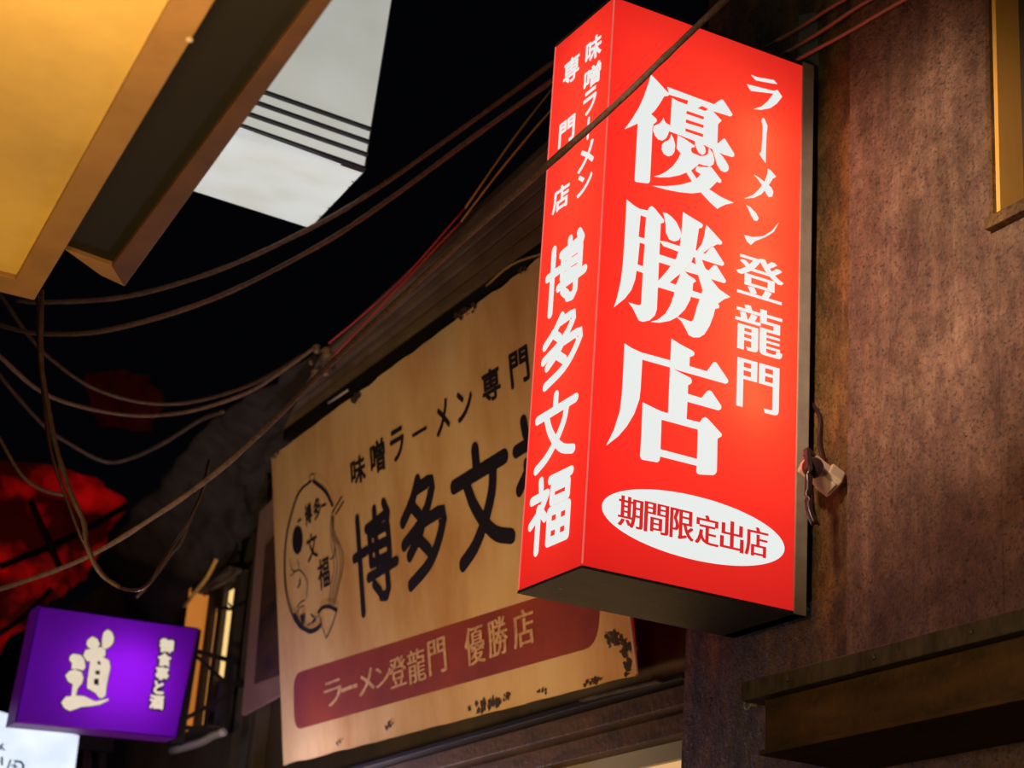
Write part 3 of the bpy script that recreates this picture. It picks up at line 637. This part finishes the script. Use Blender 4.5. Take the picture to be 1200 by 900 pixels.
# lit window behind the purple sign
WXB = 3.60
Pw = dict(tl=(236, 690), tr=(281, 667), br=(271, 857), bl=(229, 868))
y0w, y1w = at(281, 760, 'x', WXB).y, at(234, 780, 'x', WXB).y
zb, ztp = at(229, 868, 'x', WXB).z, at(281, 674, 'x', WXB).z
w3 = empty('window_3', (WXB, y0w, zb), None, None); tag(w3, kind='structure')
dy = y1w-y0w
MB().box((WXB-.005, y0w, zb), (WXB, y1w, ztp)).build('back_board', M['frame_dark'], w3)
MB().box((WXB-.12, y1w-.03, zb), (WXB-.005, y1w, ztp)).build('far_jamb', mat('jamb_glow', (.6, .3, .08), .6, emit=(1, .32, .04), estr=.42), w3)  # emission puts the warm light from inside onto the jamb
MB().box((WXB-.12, y0w, ztp-.03), (WXB-.005, y1w, ztp)).build('head', M['eave'], w3)
for u in (.04, .42, .70): MB().box((WXB-.05, y0w+dy*u-.04, zb), (WXB-.006, y0w+dy*u+.04, ztp-.03)).build('mullion', M['frame_dark'], w3)
MB().box((WXB-.02, y0w+dy*.08, zb+.30), (WXB-.01, y0w+dy*.38, ztp-.08)).build('pane', M['warm_glass'], w3)
MB().box((WXB-.02, y0w+dy*.46, zb+.05), (WXB-.01, y0w+dy*.66, ztp-.15)).build('pane', mat('warm_glass_dim', (.3, .2, .1), .2, emit=(1, .42, .09), estr=.6), w3)
MB().box((WXB-.02, y0w+dy*.05, zb+.02), (WXB-.01, y0w+dy*.38, zb+.28)).build('pane', M['grey_glass'], w3)
MB().box((WXB-.14, y0w, zb-.03), (WXB, y1w, zb)).build('window_sill', M['frame_dark'], w3)
q0, q1 = at(281, 722, 'x', WXB-.06), at(258, 718, 'x', WXB-.06)
m = MB(); m.tube([at(279, 710, 'x', 3.52), at(270, 714, 'x', 3.51), at(264, 712, 'x', 3.5), at(256, 716, 'x', 3.5)], .010, 6, 3, .6); m.tube([at(272, 712, 'x', 3.51), at(268, 707, 'x', 3.5)], .006, 6, 0)
tag(m.build('twig', M['black_iron']), 'small dark twig poking across the lit window', 'twig')
m = MB(); m.tube([at(282, 668, 'x', 3.5), at(262, 682, 'x', 3.5), at(247, 690, 'x', 3.5)], .012, 8); tag(m.build('pale_pipe', M['eave']), 'thin brown pipe above the lit window', 'pipe')
m = MB(); m.tube([at(254, 655, 'x', 3.3), at(243, 676, 'x', 3.3), at(228, 695, 'x', 3.32), at(216, 710, 'x', 3.34)], .012, 8); tag(m.build('slanting_stick', M['wood_lit']), 'thin tan stick slanting down from the tarpaulin above the purple sign', 'stick')
m = MB(); m.tube([at(262, 858, 'x', 3.4), at(250, 862, 'x', 3.4), at(235, 870, 'x', 3.4), at(202, 880, 'x', 3.4)], .022, 10); tag(m.build('conduit', mat('pale_conduit', (.35, .33, .30), .5)), 'bent pale conduit under the purple sign and its bracket', 'conduit')

# ------------------------------------------------------------------ purple light-box sign
PYY = 9.6
pc = [at(*p, 'y', PYY) for p in ((17, 847), (207, 865), (233, 736), (46, 709))]
T = Vector((0, .17, 0))
pu = empty('lightbox_sign', pc[0], 'purple lit box sign with one big brushed character on an iron bracket', 'sign')
MB().add(pc, [(0,1,2,3)]).build('front_panel', M['purple_sheet'], pu)
ctr = sum(pc, Vector())/4
MB().add([p+T for p in pc], [(3,2,1,0)]).build('back_panel', M['purple_sheet'], pu)
MB().slab([pc[0], pc[1], pc[1]+T, pc[0]+T], (0, 0, .008)).build('bottom_edge', M['purple_rim'], pu)
MB().slab([pc[3], pc[2], pc[2]+T, pc[3]+T], (0, 0, -.008)).build('top_edge', M['dark_metal'], pu)
MB().slab([pc[0]+T, pc[0], pc[3], pc[3]+T], (.008, 0, 0)).build('street_edge', M['purple_rim'], pu)
MB().slab([pc[1]+T, pc[1], pc[2], pc[2]+T], (-.008, 0, 0)).build('wall_edge', M['dark_metal'], pu)
for u, v, e in ((.3, .5, .10), (.45, .6, .36), (.6, .35, .30), (.62, .65, .42), (.76, .6, .36), (.78, .3, .28), (.45, .3, .24)):
    q = pc[0].lerp(pc[1], u).lerp(pc[3].lerp(pc[2], u), v)+T*.85; lamp('purple_tube_light', q, e, (.9, .8, 1), .04)
FP = Face(pc[0], pc[1]-pc[0], pc[3]-pc[0])
MICHI = [
 [(455,165),(485,185),(500,225),(495,260),(470,290),(440,305),(415,290),(415,240),(425,190)],
 [(348,215),(385,235),(400,270),(385,300),(350,305),(320,295),(305,270),(315,240)],
 [(300,310),(350,300),(410,290),(440,310),(440,350),(405,375),(350,395),(310,390),(282,350)],
 [(190,355),(210,338),(265,345),(290,375),(300,430),(285,455),(240,445),(200,445),(205,405),(185,380)],
 [(158,490),(185,460),(225,448),(270,465),(285,505),(275,545),(245,580),(230,632),(200,635),(205,590),(210,555),(175,530)],
 [(128,680),(160,640),(230,630),(290,635),(330,655),(370,672),(460,653),(462,665),(400,695),(340,705),(270,712),(190,740),(150,720)],
 [[(335,370),(390,372),(430,364),(465,385),(474,430),(460,500),(445,580),(440,630),(420,650),(395,648),(370,615),(330,590),(310,580),(312,520),(325,440)],
  [(383,392),(402,388),(406,416),(384,412)],[(370,456),(400,454),(400,486),(368,482)],[(360,514),(392,512),(392,560),(358,552)]]]
def grow(loops, k):
    out = []
    for lp in loops:
        if isinstance(lp[0], list): lp = lp[0]
        cx = sum(p[0] for p in lp)/len(lp); cy2 = sum(p[1] for p in lp)/len(lp)
        out.append([(p[0]+(p[0]-cx)/max(1, math.hypot(p[0]-cx, p[1]-cy2))*k, p[1]+(p[1]-cy2)/max(1, math.hypot(p[0]-cx, p[1]-cy2))*k) for p in lp])
    return out
traced(FP, 50, 710, 6, grow(MICHI, 9), .001).build('character_outline', M['outline'], pu)
traced(FP, 50, 710, 6, MICHI, .004).build('large_character', M['ivory'], pu)
lo, li = MB(), MB()
for ch, cx, cyy, hw, hh_ in (('御',194.5,757,8.5,8.5),('食',192,773.5,8,8),('事',189.5,789.5,8,8),('と',185.5,806,6,8),('酒',183,823,8.5,8.5)):
    r = rectpx(FP, (cx-hw, cyy-.14*hw), (cx+hw, cyy+.14*hw), (cx, cyy-hh_), (cx, cyy+hh_))
    
    put(lo, FP, ch, r[0]-.012, r[1]+.012, r[2]-.012, r[3]+.012, bold=.016, h=.001); put(li, FP, ch, *r, bold=.0045, h=.008)
lo.build('lettering_outline', M['outline'], pu); li.build('small_lettering', M['ivory'], pu)
# iron bracket
br = empty('sign_bracket', at(268, 815, 'y', 9.75), 'black iron lattice bracket between the purple sign and wall', 'bracket')
YB = 9.7
for a_, b_, w_ in (((229, 738), (208, 872), .05), ((226, 762), (270, 774), .022), ((226, 765), (268, 803), .016), ((212, 845), (268, 814), .022), ((212, 852), (268, 858), .022), ((272, 768), (265, 862), .024)):
    MB().bar(at(*a_, 'y', YB), at(*b_, 'y', YB), w_).build('bar', M['black_iron'], br)
MB().bar(at(272, 800, 'y', YB), at(272, 800, 'y', YB)+Vector((.42, 0, 0)), .03).build('wall_arm', M['black_iron'], br)

# ------------------------------------------------------------------ pale lit sign at the lower left
YW = 10.6
wc = [at(-60, 798, 'y', YW), at(93, 866, 'y', YW), at(84, 930, 'y', YW), at(-70, 940, 'y', YW)]
wc[0] = at(-60, 812, 'y', YW); wc[1] = at(93, 864, 'y', YW)
wc = [at(-70, 812, 'y', YW), at(93, 862, 'y', YW), at(80, 960, 'y', YW), at(-80, 930, 'y', YW)]
pw = empty('lightbox_sign', wc[3], 'pale bluish white lit sign in the lower left corner below the purple sign', 'sign')
MB().add(wc, [(3,2,1,0)]).build('front_panel', M['pale_sheet'], pw)
MB().hexa([p+Vector((0, .004, 0)) for p in wc], [p+Vector((0, .16, 0)) for p in wc]).build('housing', M['casing'], pw)
FW = Face(wc[3], wc[2]-wc[3], wc[0]-wc[3]); l = MB()
def wln(pts, w_): 
    P = [FW.st(*p) for p in pts]; l.stroke(FW, P, w_, .002+.0001*len(l.f))
wln([(3,872),(0,878)], .010); wln([(-3,872),(5,879)], .008); wln([(2,888),(2,896)], .012); wln([(-4,884),(-2,893)], .010)
wln([(12,891),(8,902)], .010); wln([(17,892),(24,893),(27,897),(25,910)], .012); wln([(13,897),(20,899)], .008); wln([(17,895),(16,904)], .008)
l.build('lettering', M['ink'], pw)
# grey wall and dark bars under the purple sign
q0 = at(95, 880, 'y', 12.5)
tag(MB().box((q0.x-.1, 12.5, 0), (3.62, 12.8, at(120, 890, 'y', 12.5).z)).build('far_wall', mat('grey_plaster', (.16, .16, .14), .8, c2=(.10, .10, .09), scale=3)), kind='structure'); bpy.data.objects['far_wall'].name = 'wall_far'
fp = empty('dark_shopfront', at(160, 890, 'y', 12.3), 'dark slatted shopfront glimpsed beneath the purple sign', 'shopfront')
for k, px in enumerate((98, 118, 150, 180)):
    MB().bar(at(px, 905, 'y', 12.3), at(px+3, 855, 'y', 12.3), .06 if k % 2 else .10, .05).build('upright', M['frame_dark'] if k else M['beam_brown'], fp)
MB().bar(at(92, 856, 'y', 12.25), at(230, 868, 'y', 12.25), .10, .25).build('top_rail', M['frame_dark'], fp)

# ------------------------------------------------------------------ cover clamp and cable tail beside the red sign
jb = at(966, 560, 'x', 3.22)
cl_ = empty('junction_box', jb, 'beige plastic junction box beside the red sign with black cable tails', 'junction box')
def ob(c, ex, ey, ez, a): 
    c = Vector(c); return [c+ex*x*a[0]+ey*y*a[1]+ez*z*a[2] for z in (-1, 1) for x, y in ((-1,-1),(1,-1),(1,1),(-1,1))]
ex = (rt*.78-up*.62).normalized(); ez = (-fw*.82 - rt*.2+up*-.5); ez = (ez-ex*ez.dot(ex)).normalized(); ey = ez.cross(ex)
def obox(c, a, name, mt, bev=.003):
    P = ob(c, ex, ey, ez, a); return MB().hexa(P[:4], P[4:]).build(name, mt, cl_, bevel=bev)
c = at(961, 556, 'x', 3.24)
obox(c+ez*-.004, (.060, .030, .026), 'body', M['plastic'], .006)
obox(c+ez*.026+ex*-.004, (.054, .022, .008), 'lid', M['plastic'], .004)
obox(c+ex*.035+ez*-.01, (.024, .036, .030), 'end_cap', M['plastic'], .005)
q = at(953, 548, 'x', 3.18)
MB().lathe(q, -fw, [(.030, -.02), (.031, 0), (.027, .010), (.010, .014)], 20).build('round_cap', M['black_rubber'], cl_)
yv = 4.25
m = MB(); m.tube([at(946, 528, 'x', 3.17), at(948, 550, 'x', 3.15), at(947, 580, 'x', 3.15), at(949, 600, 'x', 3.15), at(955, 614, 'x', 3.16)], .0115, 8)
m.build('cable_tail', M['black_rubber'], cl_)
m = MB(); m.tube([at(955, 535, 'x', 3.19), at(947, 527, 'x', 3.17), at(943, 535, 'x', 3.17)], .006, 8)
m.build('cable_loop', M['black_rubber'], cl_)
m = MB(); m.tube([at(952, 570, 'x', 3.18), at(953, 590, 'x', 3.17), at(956, 608, 'x', 3.17), at(960, 616, 'x', 3.18)], .004, 6)
m.build('cable_strand', M['black_rubber'], cl_)
m = MB(); m.tube([at(950, 470, 'x', 3.31), at(961, 490, 'x', 3.31), at(960, 520, 'x', 3.3), at(966, 545, 'x', 3.28)], .006, 8)
m.build('feed_cable', M['black_rubber'], cl_)

# grey plate on the wall behind the top of the red sign
Q = [at(935, 66, 'x', 3.30), at(960, 78, 'x', 3.30), at(957, 14, 'x', 3.30), at(936, 18, 'x', 3.30)]
tag(MB().slab(Q, (.02, 0, 0)).build('wall_plate', mat('zinc', (.12, .13, .12), .5, .3)), 'small grey metal plate on the wall behind the red sign top', 'plate')

# ------------------------------------------------------------------ overhead amber canopy panels (near, upper left)
ZA = CZ+1.75
def q4(pts, z): return [at(a, b, 'z', z) for a, b in pts]
def ext(a, b, y): t = (y-a[1])/(b[1]-a[1]); return (a[0]+(b[0]-a[0])*t, y)
e = lambda A, B, y: ext(A, B, y)
L1, L2, L3, L4 = ((200,0),(18,328)), ((252,0),(40,352)), ((365,0),(132,313)), ((390,0),(146,336))
LE = ((2,0),(-250,254))
ca = empty('canopy_panel', at(100, 100, 'z', ZA), 'amber-lit overhead canopy panel with a wooden rim, nearest in the upper left', 'canopy')
MB().slab(q4([(-420,-60), e(*L1,-60), (18,326), (-260,262)], ZA+.012), (0, 0, .02)).build('panel', M['amber'], ca)
MB().slab(q4([e(*L1,-60), e(*L2,-60), (40,352), (18,328)], ZA), (0, 0, .05)).build('side_rim', M['amber_rim'], ca, bevel=.002)
MB().slab(q4([(-260,262), (18,327), (40,352), (-260,280)], ZA), (0, 0, .05)).build('end_rim', M['amber_rim'], ca, bevel=.002)
ZB = ZA+.10
cb = empty('canopy_panel', at(250, 100, 'z', ZB), 'black overhead canopy panel with brown wooden edges between amber panel and white box', 'canopy')
MB().slab(q4([e((236,0),(40,300),-60), e(*L3,-60), (131,311), (77,290)], ZB+.012), (0, 0, .02)).build('panel', M['black_panel'], cb)  # its black also stands for the shaded gap beside the amber rim
MB().slab(q4([e(*L3,-60), e(*L4,-60), (146,336), (131,312)], ZB), (0, 0, .04)).build('side_rim', M['unlit_rim'], cb, bevel=.002)
MB().slab(q4([(75,292), (131,312), (146,336), (118,323)], ZB), (0, 0, .04)).build('end_rim', M['amber_rim'], cb, bevel=.002)
q = at(222, 46, 'z', ZA); MB().lathe(q, (0,0,-1), [(.007,0),(.006,.003)], 8).build('screw', M['plastic'], ca)

# ------------------------------------------------------------------ white light box with four black stripes
YB0 = 6.2
c1, c2_ = at(228-5-20, 126, 'y', YB0), at(426, 200, 'y', YB0)
zbot = at(426, 200, 'y', YB0).z; xr = c2_.x
wl = [at(250, 137, 'y', YB0), at(426, 200, 'y', YB0), at(467, -60, 'y', YB0), at(250, -60, 'y', YB0)]
zf = [at(426, 202, 'z', zbot), at(363, 267, 'z', zbot), at(227, 224, 'z', zbot), at(268, 150, 'z', zbot)]
zf[3] = at(265, 143, 'z', zbot)
wb = empty('lightbox_sign', zf[2], 'off-white overhead box sign with four black stripes and a grimy underside', 'sign')
fr = [at(230, 130, 'y', YB0), at(426, 200, 'y', YB0), at(468, -60, 'y', YB0), at(230, -60, 'y', YB0)]
MB().add(fr, [(0,1,2,3)]).build('front_panel', M['white_box'], wb)
un = [at(426, 202, 'z', zbot+.003), at(363, 267, 'z', zbot+.003), at(190, 212, 'z', zbot+.003), at(232, 131, 'z', zbot+.003)]
MB().add(un, [(0,3,2,1)]).build('underside', M['white_under'], wb)
Fb = Face(fr[0], fr[1]-fr[0], fr[3]-fr[0])
for (a_, b_) in (((300,106.5),(433,153)), ((290,118.5),(431,168)), ((280,131.5),(429,183)), ((270,145),(427,199.5))):
    A, B = Fb.st(*a_), Fb.st(*b_); m = MB(); m.bar(Fb.p(*A, .003), Fb.p(*B, .003), .042, .008, (0, 0, 1)); m.build('stripe', M['ink'], wb)
hs = fr[:]; back = [p+Vector((0, 1.0, 0)) for p in fr]
MB().add([fr[1]+Vector((.004,0,0)), un[1]+Vector((.004,0,0)), un[1]+Vector((.15,0,2.0)), fr[2]+Vector((.004,0,0))], [(0,1,2,3)]).build('far_side', M['casing'], wb)
m = MB()
for k in range(9):
    s_ = random.random(); p = un[0].lerp(un[1], s_)+Vector((-.01*random.random(), 0, -.0015)); m.lathe(p, (0,0,-1), [(.002+.004*random.random(), 0), (.002, .001)], 7)
tag(m.build('rust_spots', M['dirt'], wb), kind='stuff')
MB().bar(at(330, -80, 'y', 6.5), at(-400, -80, 'y', 6.5), .06).build('hanger_arm', M['black_iron'], wb)

# ------------------------------------------------------------------ red lit awning far down the alley, dark poles in front
rows = [[at(a, b, 'y', 14) for a, b in r] for r in (((-40,560),(0,540),(60,545),(110,560),(150,588)), ((-40,640),(0,615),(50,590),(100,590),(150,600)), ((-40,700),(0,690),(50,670),(95,655),(125,630)), ((-40,790),(0,765),(45,715),(70,700),(100,680)))]
tag(sheet_mesh(rows, .05, 8, 5).build('red_awning', M['red_cloth']), 'glowing red cloth awning far down the alley behind dark poles', 'awning')
for a_, b_, w_, lb in (((0,664),(150,592),.05,'long dark pole slanting across the red awning'), ((35,585),(70,665),.05,'short dark pole crossing the longer pole before the red awning'), ((-5,745),(60,690),.04,'lowest dark pole in front of the red awning near the frame edge')):
    tag(MB().tube([at(*a_, 'y', 13), at((a_[0]+b_[0])/2+2, (a_[1]+b_[1])/2+4, 'y', 13), at(*b_, 'y', 13)], w_/2, 8).build('awning_pole', M['black_iron']), lb, 'pole', 'poles by the red awning')
rows = [[at(a, b, 'y', 13.5) for a, b in r] for r in (((100,440),(140,432),(165,440),(190,460)), ((105,470),(135,465),(165,475),(185,485)), ((115,500),(140,500),(160,505),(180,505)))]
o = sheet_mesh(rows, .05, 5, 5).build('red_scrap', mat('dim_red_cloth', (.2, .02, .02), .8, c2=(.02, .004, .004), scale=3, emit=(.5, .0, .0), estr=.008)); tag(o, 'dim reddish scrap of cloth hanging behind the two sagging cables', 'cloth')

# ------------------------------------------------------------------ cables and wires
def cable(name, pts, r, mt, label, group='overhead cables', wob=.25, n=8):
    P = [at(a, b, 'y', y) for a, b, y in pts]
    m = MB().tube(P, r, n, 6, wob); return tag(m.build(name, M[mt]), label, 'cable', group)
cable('overhead_cable', [(900,-45,3.9),(856,-6,3.95),(780,66,4.0),(720,124,4.05),(640,195,4.15),(520,302,4.7),(390,424,5.3),(270,540,6),(180,606,6.6),(95,656,7.2),(0,690,7.8),(-60,705,8.2)], .0095, 'cable', 'thickest tan cable crossing in front of the tall red sign')
cable('overhead_cable', [(700,35,5.6),(650,72,5.7),(540,152,6.0),(440,222,6.3),(370,264,6.5),(260,315,6.8),(150,347,7.1),(55,354,7.3),(20,352,7.4)], .0095, 'cable', 'upper of two parallel cables sagging left from behind the red sign')
cable('overhead_cable', [(700,52,5.4),(650,92,5.5),(560,157,5.8),(450,238,6.1),(370,290,6.3),(250,350,6.7),(130,386,7.0),(50,391,7.3),(0,381,7.5),(-40,368,7.6)], .0095, 'cable', 'lower of two parallel cables sagging left from behind the red sign')
cable('thin_wire', [(670,78,5.9),(645,107,6.0),(600,165,6.1),(545,244,6.3)], .004, 'wire_yellow', 'left thin yellowish wire dropping from behind the red sign', 'thin wires')
cable('thin_wire', [(670,105,5.7),(645,130,5.8),(590,195,6.0),(540,260,6.2)], .004, 'wire_yellow', 'right thin yellowish wire dropping from behind the red sign', 'thin wires')
cable('thin_wire', [(545,244,6.3),(480,318,6.5),(430,365,6.6),(385,402,6.8)], .004, 'wire_red', 'upper thin red wire running to the eave insulators', 'thin wires')
cable('thin_wire', [(540,260,6.2),(500,302,6.3),(450,355,6.4),(390,418,6.7)], .004, 'wire_red', 'lower thin red wire running to the eave insulators', 'thin wires')
cable('overhead_cable', [(-20,400,7),(0,418,7.1),(50,460,7.3),(110,480,7.5),(170,487,7.7),(230,480,7.8),(290,460,7.7),(330,435,7.4),(368,408,7.2)], .0085, 'cable', 'lower sagging cable at left ending at the eave')
cable('overhead_cable', [(-20,320,8),(0,345,8),(35,395,8),(65,425,8),(110,455,8),(170,472,8),(230,470,8),(300,448,8),(360,412,8)], .0085, 'cable_dark', 'upper sagging cable at left ending at the eave')
cable('hanging_cable', [(49,340,6.0),(48,420,6.0),(57,480,6.0),(66,525,6.0),(82,575,6.0),(98,612,6.0),(102,640,6.0),(118,672,6.0),(140,688,6.0)], .0085, 'cable_dark', 'thick cable dropping from the amber canopy in a long curve', 'hanging cables')
cable('hanging_cable', [(44,345,6.1),(45,400,6.1),(50,460,6.1),(60,530,6.1),(80,590,6.1),(100,640,6.1),(128,680,6.1),(155,692,6.1),(176,682,6.1),(192,655,6.1),(215,620,6.2),(235,580,6.5),(245,540,6.9)], .006, 'black_rubber', 'glossy black cable looping down beside the thick hanging cable', 'hanging cables')
cable('overhead_cable', [(-20,410,9),(0,440,9),(30,476,9),(55,502,9),(75,516,9),(120,540,9),(150,538,9),(190,520,8.8),(235,492,8.5),(262,482,8.2)], .010, 'cable_dark', 'dim brown cable sagging low at left behind the hanging cable')
cable('overhead_cable', [(-10,500,8),(0,515,8),(25,556,8),(50,574,8),(75,580,8)], .008, 'cable_dark', 'short drooping cable at the left edge above the red awning')
cable('overhead_cable', [(160,700,9),(178,680,9),(200,650,9),(215,630,9),(240,560,9)], .008, 'cable_dark', 'dark cable rising beside the tarpaulin above the purple sign')
for k, (A_, B_) in enumerate((((880,65),(992,-2)), ((900,74),(1022,-2)), ((915,80),(1064,-3)))):
    P = [at(*A_, 'x', 3.22), at((A_[0]+B_[0])/2, (A_[1]+B_[1])/2+1.5, 'x', 3.22), at(*B_, 'x', 3.22), at(B_[0]+120, B_[1]-62, 'x', 3.22)]
    P[0] = P[0]
    tag(MB().tube(P, .0065, 8, 6, .1).build('wall_cable', mat('cable_reddish', (.24, .10, .08), .6)), ['left', 'middle', 'right'][k]+'most of three reddish cables above the red sign on the rusty wall' if k != 1 else 'middle of three reddish cables above the red sign on the rusty wall', 'cable', 'reddish wall cables')
